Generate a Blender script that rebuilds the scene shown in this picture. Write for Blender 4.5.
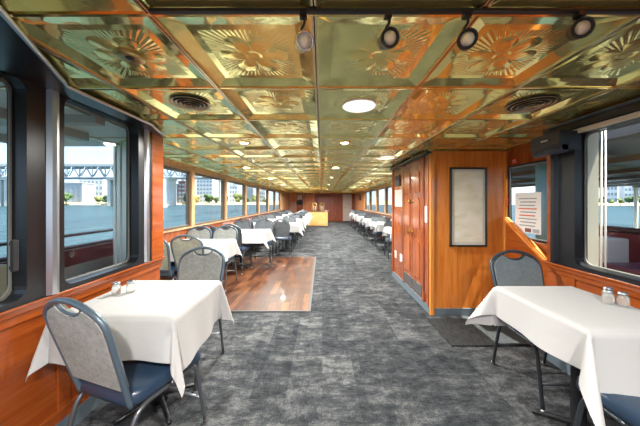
import bpy, bmesh, math, random
from math import sin, cos, pi, radians, hypot, atan2
from mathutils import Vector, Matrix, noise
random.seed(7)
for o in list(bpy.data.objects): bpy.data.objects.remove(o)
SC = bpy.context.scene
COL = SC.collection
H = 1.35            # camera height
F = 255.0           # focal length in pixels of a 640 wide frame

# ---------------------------------------------------------------- camera
cam = bpy.data.cameras.new('camera'); camo = bpy.data.objects.new('camera', cam); COL.objects.link(camo)
cam.sensor_width = 36; cam.lens = F/640*36; cam.shift_x = -2/640; cam.shift_y = -11/640
cam.clip_start = 0.02; cam.clip_end = 2000
camo.location = (0, 0, H); camo.rotation_euler = (pi/2, 0, 0)
SC.camera = camo
# ---------------------------------------------------------------- exposure
vs = SC.view_settings
vs.view_transform = 'Standard'; vs.look = 'None'; vs.gamma = 1; vs.exposure = 1.62; vs.use_curve_mapping = False
# ---------------------------------------------------------------- world
SKY_CAM = .88
w = bpy.data.worlds.new('sky'); SC.world = w; w.use_nodes = True
nt = w.node_tree; N = nt.nodes; L = nt.links
for n in list(N): N.remove(n)
out = N.new('ShaderNodeOutputWorld'); bg = N.new('ShaderNodeBackground'); bg.inputs[1].default_value = SKY_CAM
tc = N.new('ShaderNodeTexCoord'); sp = N.new('ShaderNodeSeparateXYZ'); L.new(tc.outputs['Generated'], sp.inputs[0])
rp = N.new('ShaderNodeValToRGB'); L.new(sp.outputs[2], rp.inputs[0])
rp.color_ramp.elements[0].position = 0.0; rp.color_ramp.elements[0].color = (.60, .72, .86, 1)
rp.color_ramp.elements[1].position = .5; rp.color_ramp.elements[1].color = (.20, .40, .78, 1)
mp = N.new('ShaderNodeMapping'); mp.inputs['Scale'].default_value = (2.2, 2.2, 6); L.new(tc.outputs['Generated'], mp.inputs[0])
cn = N.new('ShaderNodeTexNoise'); cn.inputs['Scale'].default_value = 1.6; cn.inputs['Detail'].default_value = 6; L.new(mp.outputs[0], cn.inputs[0])
cr = N.new('ShaderNodeValToRGB'); cr.color_ramp.elements[0].position = .50; cr.color_ramp.elements[1].position = .72; L.new(cn.outputs[0], cr.inputs[0])
mx = N.new('ShaderNodeMixRGB'); mx.inputs[2].default_value = (.95, .96, 1, 1); L.new(cr.outputs[0], mx.inputs[0]); L.new(rp.outputs[0], mx.inputs[1])
L.new(mx.outputs[0], bg.inputs[0]); L.new(bg.outputs[0], out.inputs[0])
# ---------------------------------------------------------------- sun
SUN = 9
sl = bpy.data.lights.new('sun', 'SUN'); sl.energy = SUN; sl.angle = .01; sl.color = (1, .94, .84)
so = bpy.data.objects.new('sun', sl); COL.objects.link(so)
so.rotation_euler = Vector((1.0, -.2, 3.0)).to_track_quat('Z', 'Y').to_euler(); so.location = (30, 10, 50)
DOWN_W = 25         # watts of one ceiling downlight
TRACK_W = 9

# ================================================================ materials
MATS = {}
def mat(name, col=(.5,.5,.5), rough=.5, metal=0, spec=.5, coat=0, emit=None, es=1):
    if name in MATS: return MATS[name]
    m = bpy.data.materials.new(name); m.use_nodes = True
    b = m.node_tree.nodes['Principled BSDF']
    b.inputs['Base Color'].default_value = (*col, 1); b.inputs['Roughness'].default_value = rough
    b.inputs['Metallic'].default_value = metal; b.inputs['Specular IOR Level'].default_value = spec
    b.inputs['Coat Weight'].default_value = coat; b.inputs['Coat Roughness'].default_value = .06
    if emit: b.inputs['Emission Color'].default_value = (*emit, 1); b.inputs['Emission Strength'].default_value = es
    MATS[name] = m; return m
class NG:
    """small helper around a material's node tree"""
    def __init__(s, m): s.nt = m.node_tree; s.N = s.nt.nodes; s.L = s.nt.links; s.b = s.N['Principled BSDF']
    def new(s, t, **kw):
        n = s.N.new(t)
        for k, v in kw.items(): setattr(n, k, v)
        return n
    def put(s, sock, v):
        if hasattr(v, 'is_output') or isinstance(v, bpy.types.NodeSocket): s.L.new(v, sock)
        else: sock.default_value = v
    def math(s, op, a, b=0.0, c=0.0):
        n = s.new('ShaderNodeMath', operation=op); s.put(n.inputs[0], a); s.put(n.inputs[1], b); s.put(n.inputs[2], c); return n.outputs[0]
    def obj(s): return s.new('ShaderNodeTexCoord').outputs['Object']
    def mapping(s, vec, scale=(1,1,1), rot=(0,0,0)):
        n = s.new('ShaderNodeMapping'); s.L.new(vec, n.inputs[0]); n.inputs['Scale'].default_value = scale; n.inputs['Rotation'].default_value = rot; return n.outputs[0]
    def noise(s, vec, scale=5, detail=4, rough=.5, dist=0):
        n = s.new('ShaderNodeTexNoise'); s.L.new(vec, n.inputs['Vector']); n.inputs['Scale'].default_value = scale
        n.inputs['Detail'].default_value = detail; n.inputs['Roughness'].default_value = rough; n.inputs['Distortion'].default_value = dist; return n.outputs[0]
    def ramp(s, fac, stops):
        n = s.new('ShaderNodeValToRGB'); s.L.new(fac, n.inputs[0]); e = n.color_ramp.elements
        while len(e) < len(stops): e.new(.5)
        for i, (p, c) in enumerate(stops): e[i].position = p; e[i].color = (*c, 1)
        return n.outputs[0]
    def mix(s, f, a, b):
        n = s.new('ShaderNodeMixRGB'); s.put(n.inputs[0], f)
        for i, v in ((1, a), (2, b)):
            if isinstance(v, tuple): n.inputs[i].default_value = (*v, 1)
            else: s.L.new(v, n.inputs[i])
        return n.outputs[0]
    def bump(s, h, strength=.3, dist=.01):
        n = s.new('ShaderNodeBump'); n.inputs['Strength'].default_value = strength; n.inputs['Distance'].default_value = dist
        s.L.new(h, n.inputs['Height']); s.L.new(n.outputs[0], s.b.inputs['Normal']); return n
    def color(s, c): s.L.new(c, s.b.inputs['Base Color'])

def wood(name, c1, c2, c3, axis='Z', rough=.25, coat=.5, scale=1.0):
    m = mat(name, c2, rough, 0, .5, coat); g = NG(m); v = g.obj()
    sc = {'Z': (9, 9, .8), 'X': (.8, 9, 9), 'Y': (9, .8, 9)}[axis]
    v = g.mapping(v, tuple(k*scale for k in sc))
    n1 = g.noise(v, 1.6, 6, .6, .9); n2 = g.noise(v, 7, 3, .6, .2)
    f = g.math('ADD', g.math('MULTIPLY', n1, .75), g.math('MULTIPLY', n2, .25))
    g.color(g.ramp(f, [(.36, c1), (.5, c2), (.66, c3)])); return m
W_ORANGE = wood('varnished orange wood', (.60, .165, .022), (.72, .235, .040), (.80, .31, .075), 'Z', .28, .35)
W_RED = wood('varnished red brown wood', (.20, .042, .012), (.30, .075, .022), (.40, .12, .035), 'Z', .22, .6)
W_WALL = wood('varnished wall wood', (.26, .052, .008), (.31, .068, .011), (.37, .092, .017), 'Y', .20, .7)
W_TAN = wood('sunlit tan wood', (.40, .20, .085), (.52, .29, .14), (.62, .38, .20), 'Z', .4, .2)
W_LIGHT = wood('light oak', (.62, .33, .10), (.74, .43, .15), (.80, .52, .21), 'X', .35, .2)
BLACK = mat('black painted metal', (.018, .020, .024), .28, .3)
BLACKM = mat('matt black', (.012, .013, .015), .6)
SILVER = mat('brushed aluminium', (.55, .58, .62), .30, 1)
CHROME = mat('chrome', (.72, .73, .75), .12, 1)
FRAME_B = mat('blue grey chair frame', (.10, .145, .19), .34, .35)
LEG_D = mat('dark chair leg', (.045, .055, .065), .32, .5)
BRASS = mat('polished brass trim', (.78, .55, .20), .14, 1)
BRASSD = mat('dull brass joint', (.50, .38, .15), .3, 1)
CREAM = mat('cream painted panel', (.78, .71, .55), .5)
WHITE = mat('white paint', (.82, .82, .80), .5)
PAPER = mat('white paper', (.86, .86, .86), .7)
RED = mat('red sign', (.62, .025, .02), .5)
INK = mat('grey ink', (.35, .35, .36), .7)
REDINK = mat('red ink', (.7, .12, .06), .7)
BASEB = mat('slate blue vinyl baseboard', (.12, .165, .20), .5)
MAROON = mat('maroon paint', (.13, .022, .035), .45)
VINYL = mat('dark blue vinyl seat', (.022, .045, .085), .28, 0, .5, .2)
TEAL = mat('teal glass post', (.22, .50, .50), .4)
BEIGE = mat('beige panel', (.36, .32, .24), .6)
STEEL = mat('bridge steel', (.40, .46, .52), .6)
CONC = mat('pale concrete', (.62, .60, .55), .8)
BWHITE = mat('white facade', (.80, .81, .82), .8)
BGREY = mat('grey facade', (.38, .42, .47), .8)
BBROWN = mat('brown facade', (.20, .10, .10), .8)
BGLASS = mat('dark window glass', (.28, .34, .40), .3)
ROOFG = mat('pale deck roof', (.80, .80, .76), .6)
ROOFD = mat('dark roof beam', (.10, .095, .085), .6)
PINK = mat('pinkish panel', (.50, .27, .20), .5)

def fabric(name, c1, c2, s=160):
    m = mat(name, c1, .85, 0, .2); g = NG(m); v = g.obj()
    n1 = g.noise(v, 38, 3, .7, .4); n2 = g.noise(v, s, 2); n3 = g.noise(v, 9, 3)
    f = g.math('ADD', g.math('MULTIPLY', n1, .5), g.math('ADD', g.math('MULTIPLY', n2, .25), g.math('MULTIPLY', n3, .25)))
    g.color(g.ramp(f, [(.40, c1), (.60, c2)])); g.bump(n2, .15, .002); return m
FAB_L = fabric('light grey woven fabric', (.26, .28, .27), (.39, .41, .395))
FAB_D = fabric('slate grey fabric', (.085, .10, .115), (.15, .17, .185))
FAB_M = fabric('blue grey smooth fabric', (.15, .185, .205), (.20, .235, .255))

m = mat('white linen', (.46, .468, .475), .75, 0, .25); g = NG(m); v = g.obj(); g.bump(g.noise(v, 9, 3, .5, .5), .12, .02); LINEN = m
b = m.node_tree.nodes['Principled BSDF']; b.inputs['Sheen Weight'].default_value = .1

# carpet: grey streaked carpet tiles laid alternately
m = mat('grey streaked carpet', (.2,.2,.2), .95, 0, .1); g = NG(m); v = g.obj()
ck = g.new('ShaderNodeTexChecker'); ck.inputs['Scale'].default_value = 2.6; ck.inputs[1].default_value = (0,0,0,1); ck.inputs[2].default_value = (1,1,1,1); g.L.new(v, ck.inputs['Vector'])
na = g.noise(g.mapping(v, (9, 34, 1)), 1.5, 8, .85, .25); nb = g.noise(g.mapping(v, (22, 14, 1)), 1.5, 8, .85, .25)
nbig = g.noise(v, 2.2, 3, .6, .5); nf = g.noise(v, 120, 2)
f = g.mix(ck.outputs[1], na, nb)
def blocks(vec, w_, h_):
    q = g.new('ShaderNodeTexBrick'); g.L.new(vec, q.inputs['Vector']); q.inputs['Scale'].default_value = 1; q.inputs['Brick Width'].default_value = w_; q.inputs['Row Height'].default_value = h_
    q.inputs['Mortar Size'].default_value = 0; q.inputs[1].default_value = (0,0,0,1); q.inputs[2].default_value = (1,1,1,1); return q.outputs[0]
nmed = g.noise(g.mapping(v, (4.5, 8, 1)), 1.4, 9, .72, .1)
bk_ = g.math('ADD', g.math('MULTIPLY', blocks(v, .31, .155), .5), g.math('MULTIPLY', blocks(g.mapping(v, (1,1,1), (0,0,pi/2)), .5, .25), .5))
f = g.math('ADD', g.math('MULTIPLY', g.math('ADD', g.math('MULTIPLY', f, .30), g.math('MULTIPLY', nmed, .45)), 1.0), g.math('ADD', g.math('MULTIPLY', bk_, .10), g.math('MULTIPLY', nf, .16)))
g.color(g.ramp(f, [(.42, (.015, .018, .022)), (.51, (.044, .049, .055)), (.60, (.125, .132, .138))])); g.bump(nf, .4, .004); CARPET = m
m = mat('dark ribbed mat', (.06,.065,.07), .95, 0, .1); g = NG(m); v = g.obj()
g.color(g.ramp(g.noise(g.mapping(v, (90, 12, 1)), 1, 4, .7), [(.35, (.016, .018, .020)), (.65, (.05, .052, .055))])); MATM = m
# parquet dance floor
m = mat('parquet', (.2,.08,.03), .42, 0, .4, .12); g = NG(m); v = g.obj()
br = g.new('ShaderNodeTexBrick'); g.L.new(g.mapping(v, (1,1,1), (0,0,pi/2)), br.inputs['Vector']); br.inputs['Scale'].default_value = 1
br.inputs['Brick Width'].default_value = .62; br.inputs['Row Height'].default_value = .085; br.inputs['Mortar Size'].default_value = .0015
br.inputs[1].default_value = (0,0,0,1); br.inputs[2].default_value = (1,1,1,1); br.inputs[3].default_value = (.0,.0,.0,1)
gn = g.noise(g.mapping(v, (22, 2.2, 1)), 1.3, 6, .7, .8); bl = g.noise(v, 3.0, 4, .6, .4)
f = g.math('ADD', g.math('MULTIPLY', br.outputs[0], .22), g.math('ADD', g.math('MULTIPLY', gn, .46), g.math('MULTIPLY', bl, .36)))
g.color(g.ramp(f, [(.34, (.022, .006, .003)), (.54, (.072, .024, .010)), (.76, (.24, .10, .035))])); PARQ = m
# pressed brass ceiling tiles
TX0, TY0, TS = -.0267, .84, .538
m = mat('pressed brass tile', (.6,.5,.2), .13, .78); g = NG(m); v = g.obj()
sx = g.new('ShaderNodeSeparateXYZ'); g.L.new(v, sx.inputs[0])
fx = g.math('MULTIPLY', g.math('SUBTRACT', g.math('FRACT', g.math('DIVIDE', g.math('SUBTRACT', sx.outputs[0], TX0 - TS*40), TS)), .5), TS)
fy = g.math('MULTIPLY', g.math('SUBTRACT', g.math('FRACT', g.math('DIVIDE', g.math('SUBTRACT', sx.outputs[1], TY0 - TS*40), TS)), .5), TS)
r = g.math('SQRT', g.math('ADD', g.math('MULTIPLY', fx, fx), g.math('MULTIPLY', fy, fy))); th = g.math('ARCTAN2', fy, fx)
pc = g.math('ABSOLUTE', g.math('COSINE', g.math('MULTIPLY', th, 3)))
pr = g.math('MULTIPLY_ADD', g.math('POWER', pc, .45), .075, .065)
pet = g.math('SMOOTH_MIN', g.math('MULTIPLY', g.math('SUBTRACT', pr, r), 26), 1.0, .3)
pet = g.math('MAXIMUM', pet, 0)
ctr = g.math('MAXIMUM', g.math('MINIMUM', g.math('MULTIPLY', g.math('SUBTRACT', .036, r), 80), 1), 0)
vein = g.math('MULTIPLY', g.math('GREATER_THAN', .22, pc), 0)
sq = g.math('MAXIMUM', g.math('ABSOLUTE', fx), g.math('ABSOLUTE', fy))
insq = g.math('LESS_THAN', sq, .168)
ray = g.math('MULTIPLY', g.math('MULTIPLY_ADD', g.math('SINE', g.math('MULTIPLY', th, 58)), .5, .5), g.math('MULTIPLY', insq, g.math('GREATER_THAN', r, g.math('ADD', pr, .008))))
wav = g.noise(v, 7.5, 2, .5, .3)
hgt = g.math('ADD', g.math('ADD', g.math('MULTIPLY', pet, .0045), g.math('MULTIPLY', ctr, -.003)), g.math('ADD', g.math('MULTIPLY', ray, .0009), g.math('MULTIPLY', wav, .004)))
g.bump(hgt, .8, 1.0)
pf = g.math('MINIMUM', g.math('MULTIPLY', pet, 1.5), 1)
g.color(g.mix(pf, g.mix(wav, (.80, .775, .29), (.87, .83, .33)), (.95, .79, .25))); 
g.L.new(g.math('MULTIPLY_ADD', pf, .08, .09), g.b.inputs['Roughness']); TILE = m
# water
m = mat('river water', (.05, .12, .17), .35, 0, .09); g = NG(m); v = g.obj()
wn = g.noise(g.mapping(v, (.9, .25, 1)), .8, 5, .65, .3); g.bump(wn, .9, 1.2)
g.color(g.ramp(g.noise(g.mapping(v, (.3, .05, 1)), .5, 5, .7), [(.35, (.012, .032, .038)), (.65, (.040, .075, .088))])); WATER = m
def leafmat(name, a, b_):
    m = mat(name, a, .9, 0, .1); g = NG(m); g.color(g.ramp(g.noise(g.obj(), .9, 4, .8), [(.35, a), (.65, b_)])); return m
LEAF = [leafmat('dark foliage', (.03, .06, .02), (.11, .17, .06)), leafmat('olive foliage', (.10, .13, .04), (.26, .27, .10)), leafmat('yellow foliage', (.30, .22, .06), (.50, .36, .12))]
BANK = leafmat('dry river bank', (.30, .25, .14), (.48, .42, .26))
BARK = mat('bark', (.10, .07, .05), .9)
# glass: thin clear pane that also reflects
m = bpy.data.materials.new('window glass'); m.use_nodes = True; n_ = m.node_tree
for q in list(n_.nodes): n_.nodes.remove(q)
o_ = n_.nodes.new('ShaderNodeOutputMaterial'); t_ = n_.nodes.new('ShaderNodeBsdfTransparent'); t_.inputs[0].default_value = (.86, .90, .90, 1)
g_ = n_.nodes.new('ShaderNodeBsdfGlossy'); g_.inputs['Roughness'].default_value = .02; lw = n_.nodes.new('ShaderNodeLayerWeight'); lw.inputs[0].default_value = .5; pw = n_.nodes.new('ShaderNodeMath'); pw.operation = 'POWER'; pw.inputs[1].default_value = 4.5; fr = n_.nodes.new('ShaderNodeMath'); fr.operation = 'MULTIPLY_ADD'; fr.inputs[1].default_value = .45; fr.inputs[2].default_value = .02; n_.links.new(lw.outputs['Facing'], pw.inputs[0]); n_.links.new(pw.outputs[0], fr.inputs[0])
mm = n_.nodes.new('ShaderNodeMixShader'); n_.links.new(fr.outputs[0], mm.inputs[0]); n_.links.new(t_.outputs[0], mm.inputs[1]); n_.links.new(g_.outputs[0], mm.inputs[2]); n_.links.new(mm.outputs[0], o_.inputs[0])
GLASS = m
JAR = mat('jar glass', (.85, .88, .86), .05, 0, .5); JAR.node_tree.nodes['Principled BSDF'].inputs['Transmission Weight'].default_value = .75
SALT = mat('salt', (.80, .79, .74), .9)
LAMPM = mat('lit lamp lens', (1, .9, .7), .4, 0, .5, 0, (1, .78, .45), 9)
LENSW = mat('white diffuser', (.9, .9, .86), .4, 0, .5, 0, (1, .97, .88), .32)  # faint glow put into the unlit discs to keep them white
m = mat('framed print', (.7,.7,.55), .5, 0, .5, .35); g = NG(m); v = g.obj()
g.color(g.ramp(g.noise(g.mapping(v, (2.5, 1, 7)), 1.6, 4, .6, .6), [(.35, (.80, .80, .60)), (.5, (.90, .88, .72)), (.68, (.96, .95, .86))])); PRINT = m  # colours paled to stand in for a window's reflection on the print

# ================================================================ mesh helpers
def rnd(a, b): return random.uniform(a, b)
def box(bm, x0, x1, y0, y1, z0, z1, bev=0):
    r = bmesh.ops.create_cube(bm, size=1); vs = r['verts']
    for v in vs: v.co = Vector(((x0+x1)/2 + v.co.x*(x1-x0), (y0+y1)/2 + v.co.y*(y1-y0), (z0+z1)/2 + v.co.z*(z1-z0)))
    if bev:
        es = list({e for v in vs for e in v.link_edges})
        bmesh.ops.bevel(bm, geom=es, offset=bev, segments=2, affect='EDGES', profile=.6)
def smooth_path(pts, n=6, closed=False):
    P = [Vector(p) for p in pts]; out = []
    m = len(P); rng = range(m) if closed else range(m-1)
    for i in rng:
        p0 = P[(i-1) % m] if (closed or i > 0) else P[0]*2-P[1]; p1 = P[i]; p2 = P[(i+1) % m]
        p3 = P[(i+2) % m] if (closed or i+2 < m) else P[-1]*2-P[-2]
        for k in range(n):
            t = k/n
            out.append(.5*((2*p1)+(p2-p0)*t+(2*p0-5*p1+4*p2-p3)*t*t+(3*p1-p0-3*p2+p3)*t**3))
    if not closed: out.append(P[-1])
    return out
def tube(bm, pts, r, n=8, closed=False, r2=None):
    P = [Vector(p) for p in pts]; m = len(P); rings = []; prev = None
    for i in range(m):
        if closed: t = (P[(i+1) % m]-P[i-1]).normalized()
        else: t = (P[min(i+1, m-1)]-P[max(i-1, 0)]).normalized()
        if prev is None:
            a = Vector((0,0,1)) if abs(t.z) < .9 else Vector((1,0,0)); u = t.cross(a).normalized()
        else: u = (prev - t*prev.dot(t)).normalized()
        prev = u; w_ = t.cross(u); rr = r if r2 is None else r+(r2-r)*i/(m-1)
        rings.append([bm.verts.new(P[i]+rr*(cos(2*pi*k/n)*u+sin(2*pi*k/n)*w_)) for k in range(n)])
    for i in range(m if closed else m-1):
        A, B = rings[i], rings[(i+1) % m]
        for k in range(n): bm.faces.new((A[k], A[(k+1) % n], B[(k+1) % n], B[k])).smooth = True
    if not closed: bm.faces.new(rings[0][::-1]); bm.faces.new(rings[-1])
def lathe(bm, prof, c=(0,0,0), n=20, mtx=None):
    rings = []
    for (r, z) in prof:
        ring = []
        for k in range(n):
            p = Vector((r*cos(2*pi*k/n), r*sin(2*pi*k/n), z))
            if mtx: p = mtx @ p
            ring.append(bm.verts.new(p+Vector(c)))
        rings.append(ring)
    for A, B in zip(rings, rings[1:]):
        for k in range(n): bm.faces.new((A[k], A[(k+1) % n], B[(k+1) % n], B[k])).smooth = True
    bm.faces.new(rings[0][::-1]); bm.faces.new(rings[-1])
def prism(bm, pts, vec):
    vec = Vector(vec); a = [bm.verts.new(Vector(p)) for p in pts]; b = [bm.verts.new(Vector(p)+vec) for p in pts]
    bm.faces.new(a); bm.faces.new(b[::-1]); n = len(a)
    for k in range(n): bm.faces.new((a[k], b[k], b[(k+1) % n], a[(k+1) % n]))
def rrect(a0, a1, b0, b1, r, n=5):
    out = []
    for (cx, cy, s) in ((a1-r, b1-r, 0), (a0+r, b1-r, 1), (a0+r, b0+r, 2), (a1-r, b0+r, 3)):
        for k in range(n+1): t = (s+k/n)*pi/2; out.append((cx+r*cos(t), cy+r*sin(t)))
    return out
def ring_frame(bm, y0, y1, z0, z1, wd, rad, x0, x1):
    """window frame in a plane of constant x, with rounded inner corners"""
    inn = rrect(y0, y1, z0, z1, rad); outr = rrect(y0-wd, y1+wd, z0-wd, z1+wd, .012)
    n = len(inn); V = []
    for x in (x0, x1): V.append(([bm.verts.new((x, a, b)) for a, b in inn], [bm.verts.new((x, a, b)) for a, b in outr]))
    for k in range(n):
        j = (k+1) % n
        for (I, O) in V: bm.faces.new((I[k], I[j], O[j], O[k]))
        bm.faces.new((V[0][0][k], V[0][0][j], V[1][0][j], V[1][0][k])); bm.faces.new((V[0][1][k], V[0][1][j], V[1][1][j], V[1][1][k]))
def obj(name, bm, m, parent=None, loc=None, rz=0, label=None):
    bmesh.ops.recalc_face_normals(bm, faces=bm.faces[:])
    me = bpy.data.meshes.new(name); bm.to_mesh(me); bm.free()
    for q in (m if isinstance(m, (list, tuple)) else [m]): me.materials.append(q)
    o = bpy.data.objects.new(name, me); COL.objects.link(o)
    if loc: o.location = loc
    if rz: o.rotation_euler.z = rz
    if parent: o.parent = parent
    if label: o['label'] = label
    return o
def tag(o, label, cat, group=None, kind=None):
    if label: o['label'] = label
    if cat: o['category'] = cat
    if group: o['group'] = group
    if kind: o['kind'] = kind
    return o
def thing(name, label, cat, loc=(0,0,0), rz=0, group=None):
    o = bpy.data.objects.new(name, None); o.empty_display_size = .1; COL.objects.link(o); o.location = loc; o.rotation_euler.z = rz
    return tag(o, label, cat, group)
KIDS = {}
def kids(o): return [c for c in bpy.data.objects if c.parent == o]
def copy_tree(o, parent=None, ks=None):
    c = o.copy(); COL.objects.link(c)
    if parent: c.parent = parent
    for ch in kids(o): copy_tree(ch, c)
    return c
def struct(name, bm, m): o = obj(name, bm, m); o['kind'] = 'structure'; return o
def bxo(name, m, dims, parent=None, bev=0, label=None):
    bm = bmesh.new(); box(bm, *dims, bev=bev); return obj(name, bm, m, parent, label=label)
def px(x, y, Y): return Vector(((x-322)/F*Y, Y, H-(y-202)/F*Y))

# ================================================================ room shell
CZ = 1.97           # joint level of the ceiling
XL, XR = -1.5, 1.94 # near side walls
WL, WR = -2.3, 2.3  # side walls of the long room
YB, YE = -2.0, 17.9
bm = bmesh.new(); prism(bm, [(XL-.1, YB-.1, -.1), (XR+.36, YB-.1, -.1), (WR+.1, 2.3, -.1), (WR+.1, YE+.1, -.1), (WL-.1, YE+.1, -.1), (WL-.1, 2.95, -.1), (XL-.1, 2.36, -.1)], (0,0,.1)); struct('floor', bm, CARPET)
# ceiling: pressed tiles with sloping sides
bm = bmesh.new()
def tile(bm, x0, x1, y0, y1, zc, rise=.035, ins=.085):
    o = [(x0,y0),(x1,y0),(x1,y1),(x0,y1)]; j = .012
    a = [bm.verts.new((x, y, zc)) for x, y in o]
    b = [bm.verts.new((x+(j if i in (0,3) else -j), y+(j if i < 2 else -j), zc)) for i, (x, y) in enumerate(o)]
    c = [bm.verts.new((x+(ins if i in (0,3) else -ins), y+(ins if i < 2 else -ins), zc+rise)) for i, (x, y) in enumerate(o)]
    for k in range(4):
        n = (k+1) % 4; bm.faces.new((a[k], a[n], b[n], b[k])); bm.faces.new((b[k], b[n], c[n], c[k]))
    bm.faces.new(c)
iy0 = -6; iy1 = 32
for j in range(iy0, iy1):
    for i in range(-5, 5):
        x0 = TX0+i*TS; y0 = TY0+j*TS
        if x0+TS*.5 < WL-.3 or x0+TS*.5 > WR+.3: continue
        tile(bm, max(x0, -2.34), min(x0+TS, 2.30), y0, y0+TS, CZ, .015, .072)
bmesh.ops.remove_doubles(bm, verts=bm.verts[:], dist=.0005)
o = struct('ceiling', bm, TILE)
bm = bmesh.new(); box(bm, -2.34, 2.30, YB-.1, YE+.1, CZ+.05, CZ+.10); struct('trim_1', bm, BLACKM)
bm = bmesh.new()
for i in range(-4, 6):
    x = TX0+i*TS
    if WL < x < WR: box(bm, x-.009, x-.002, YB, YE, CZ-.010, CZ+.002); box(bm, x+.002, x+.009, YB, YE, CZ-.010, CZ+.002)
struct('trim_2', bm, mat('ceiling bar metal', (.62, .52, .33), .22, 1))
bm = bmesh.new()
for j in range(iy0, iy1+1):
    y = TY0+j*TS
    if YB < y < YE: box(bm, WL, WR, y-.006, y+.006, CZ-.006, CZ+.002)
struct('trim_3', bm, BRASS)
bm = bmesh.new()
for i in range(-4, 6):
    x = TX0+i*TS
    if WL < x < WR: box(bm, x-.002, x+.002, YB, YE, CZ-.006, CZ+.001)
struct('trim_4', bm, BLACKM)

# ---- near left wall (x = XL) ; windows
PZ0, PZ1 = .87, 1.953
bm = bmesh.new(); box(bm, XL-.09, XL, YB, 2.36, 0, PZ0-.03); 
box(bm, XL-.09, XL, YB, .1, PZ0-.03, CZ); box(bm, XL-.09, XL, 2.20, 2.36, PZ0-.03, CZ+.03); box(bm, XL-.09, XL, .1, 2.2, PZ1+.03, CZ+.03)
struct('wall_left', bm, W_WALL)
bm = bmesh.new()  # moulding under the sill, panel stiles
box(bm, XL, XL+.030, YB, 2.36, .80, .835, .006); box(bm, XL, XL+.016, YB, 2.36, .752, .80, .005)
box(bm, XL, XL+.045, YB, 2.37, .832, .846, .004)
for y in (-.2, .62, 1.44): box(bm, XL, XL+.012, y, y+.07, .171, .751, .003)
box(bm, XL, XL+.012, YB, 2.36, .10, .17, .003)
struct('trim_5', bm, W_WALL)
bm = bmesh.new(); box(bm, XL, XL+.014, YB, 2.36, 0, .10); struct('baseboard_left', bm, BASEB)
def window(name, y0, y1, x, sgn, z0, z1, wd, rad=.05, mtl=BLACK, depth=.07, prot=.03):
    bm = bmesh.new(); xi = x+sgn*prot; xo = x-sgn*depth
    ring_frame(bm, y0, y1, z0, z1, wd, rad, xi, xo); o = struct(name, bm, mtl)
    bm = bmesh.new(); ring_frame(bm, y0+.012, y1-.012, z0+.012, z1-.012, .008, rad, xo+sgn*.03, xo+sgn*.02); g_ = obj('gasket', bm, mat('grey gasket', (.20,.20,.18), .6), o)
    bm = bmesh.new(); xg = xo+sgn*.02; box(bm, xg-.003, xg+.003, y0-.005, y1+.005, z0-.005, z1+.005); obj('window_pane', bm, GLASS, o)
    return o
wA = window('window_1', .15, 1.27, XL, 1, PZ0, PZ1, .035, .06)
wB = window('window_2', 1.455, 2.045, XL, 1, PZ0, PZ1, .03, .055)
# metal post with a bright rounded cover between the two
bm = bmesh.new(); box(bm, XL-.07, XL+.028, 1.305, 1.425, PZ0-.03, PZ1+.03); box(bm, XL-.07, XL+.028, 2.075, 2.20, PZ0-.03, PZ1+.03)
box(bm, XL-.07, XL+.028, YB+2.1, .115, PZ0-.03, PZ1+.03); struct('trim_6', bm, BLACK)
bm = bmesh.new(); prism(bm, [(XL+.028, 1.36, PZ0-.02), (XL+.050, 1.372, PZ0-.02), (XL+.056, 1.39, PZ0-.02), (XL+.050, 1.408, PZ0-.02), (XL+.028, 1.42, PZ0-.02)], (0,0,PZ1-PZ0+.05)); struct('trim_7', bm, SILVER)
bm = bmesh.new(); prism(bm, [(XL+.028, 2.11, PZ0-.02), (XL+.045, 2.12, PZ0-.02), (XL+.05, 2.135, PZ0-.02), (XL+.045, 2.15, PZ0-.02), (XL+.028, 2.16, PZ0-.02)], (0,0,PZ1-PZ0+.05)); struct('trim_8', bm, SILVER)
bm = bmesh.new(); box(bm, XL-.09, XL+.035, 2.20, 2.36, .846, CZ-.0, .008); struct('trim_9', bm, W_WALL)
bm = bmesh.new(); box(bm, XL+.03, XL+.045, 1.20, 1.225, 1.02, 1.17, .004); box(bm, XL+.02, XL+.034, 1.205, 1.22, 1.03, 1.045); box(bm, XL+.02, XL+.034, 1.205, 1.22, 1.145, 1.16); obj('window_handle', bm, BLACKM, wA)
# black sill rail below the panes
bm = bmesh.new(); box(bm, XL-.02, XL+.036, YB, 2.2, .846, PZ0-.028, .003); struct('trim_10', bm, BLACK)
# black valance with silver rail along the ceiling
bm = bmesh.new(); prism(bm, [(XL+.001, 2.34, PZ1+.0), (-1.455, 2.32, PZ1), (-1.37, 2.06, PZ1), (-1.345, 1.95, PZ1), (-1.345, 1.36, PZ1), (-1.03, .82, PZ1), (-.72, .30, PZ1), (-.72, -.2, PZ1), (XL+.001, -.2, PZ1)], (0,0,CZ-PZ1-.002)); struct('trim_11', bm, BLACK)
bm = bmesh.new(); tube(bm, smooth_path([(-1.46, 2.35, CZ-.012), (-1.37, 2.08, CZ-.012), (-1.34, 1.95, CZ-.012), (-1.34, 1.38, CZ-.012), (-1.305, 1.29, CZ-.012), (-1.02, .81, CZ-.012), (-.71, .29, CZ-.012)], 5), .010, 8); struct('trim_12', bm, SILVER)
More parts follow.
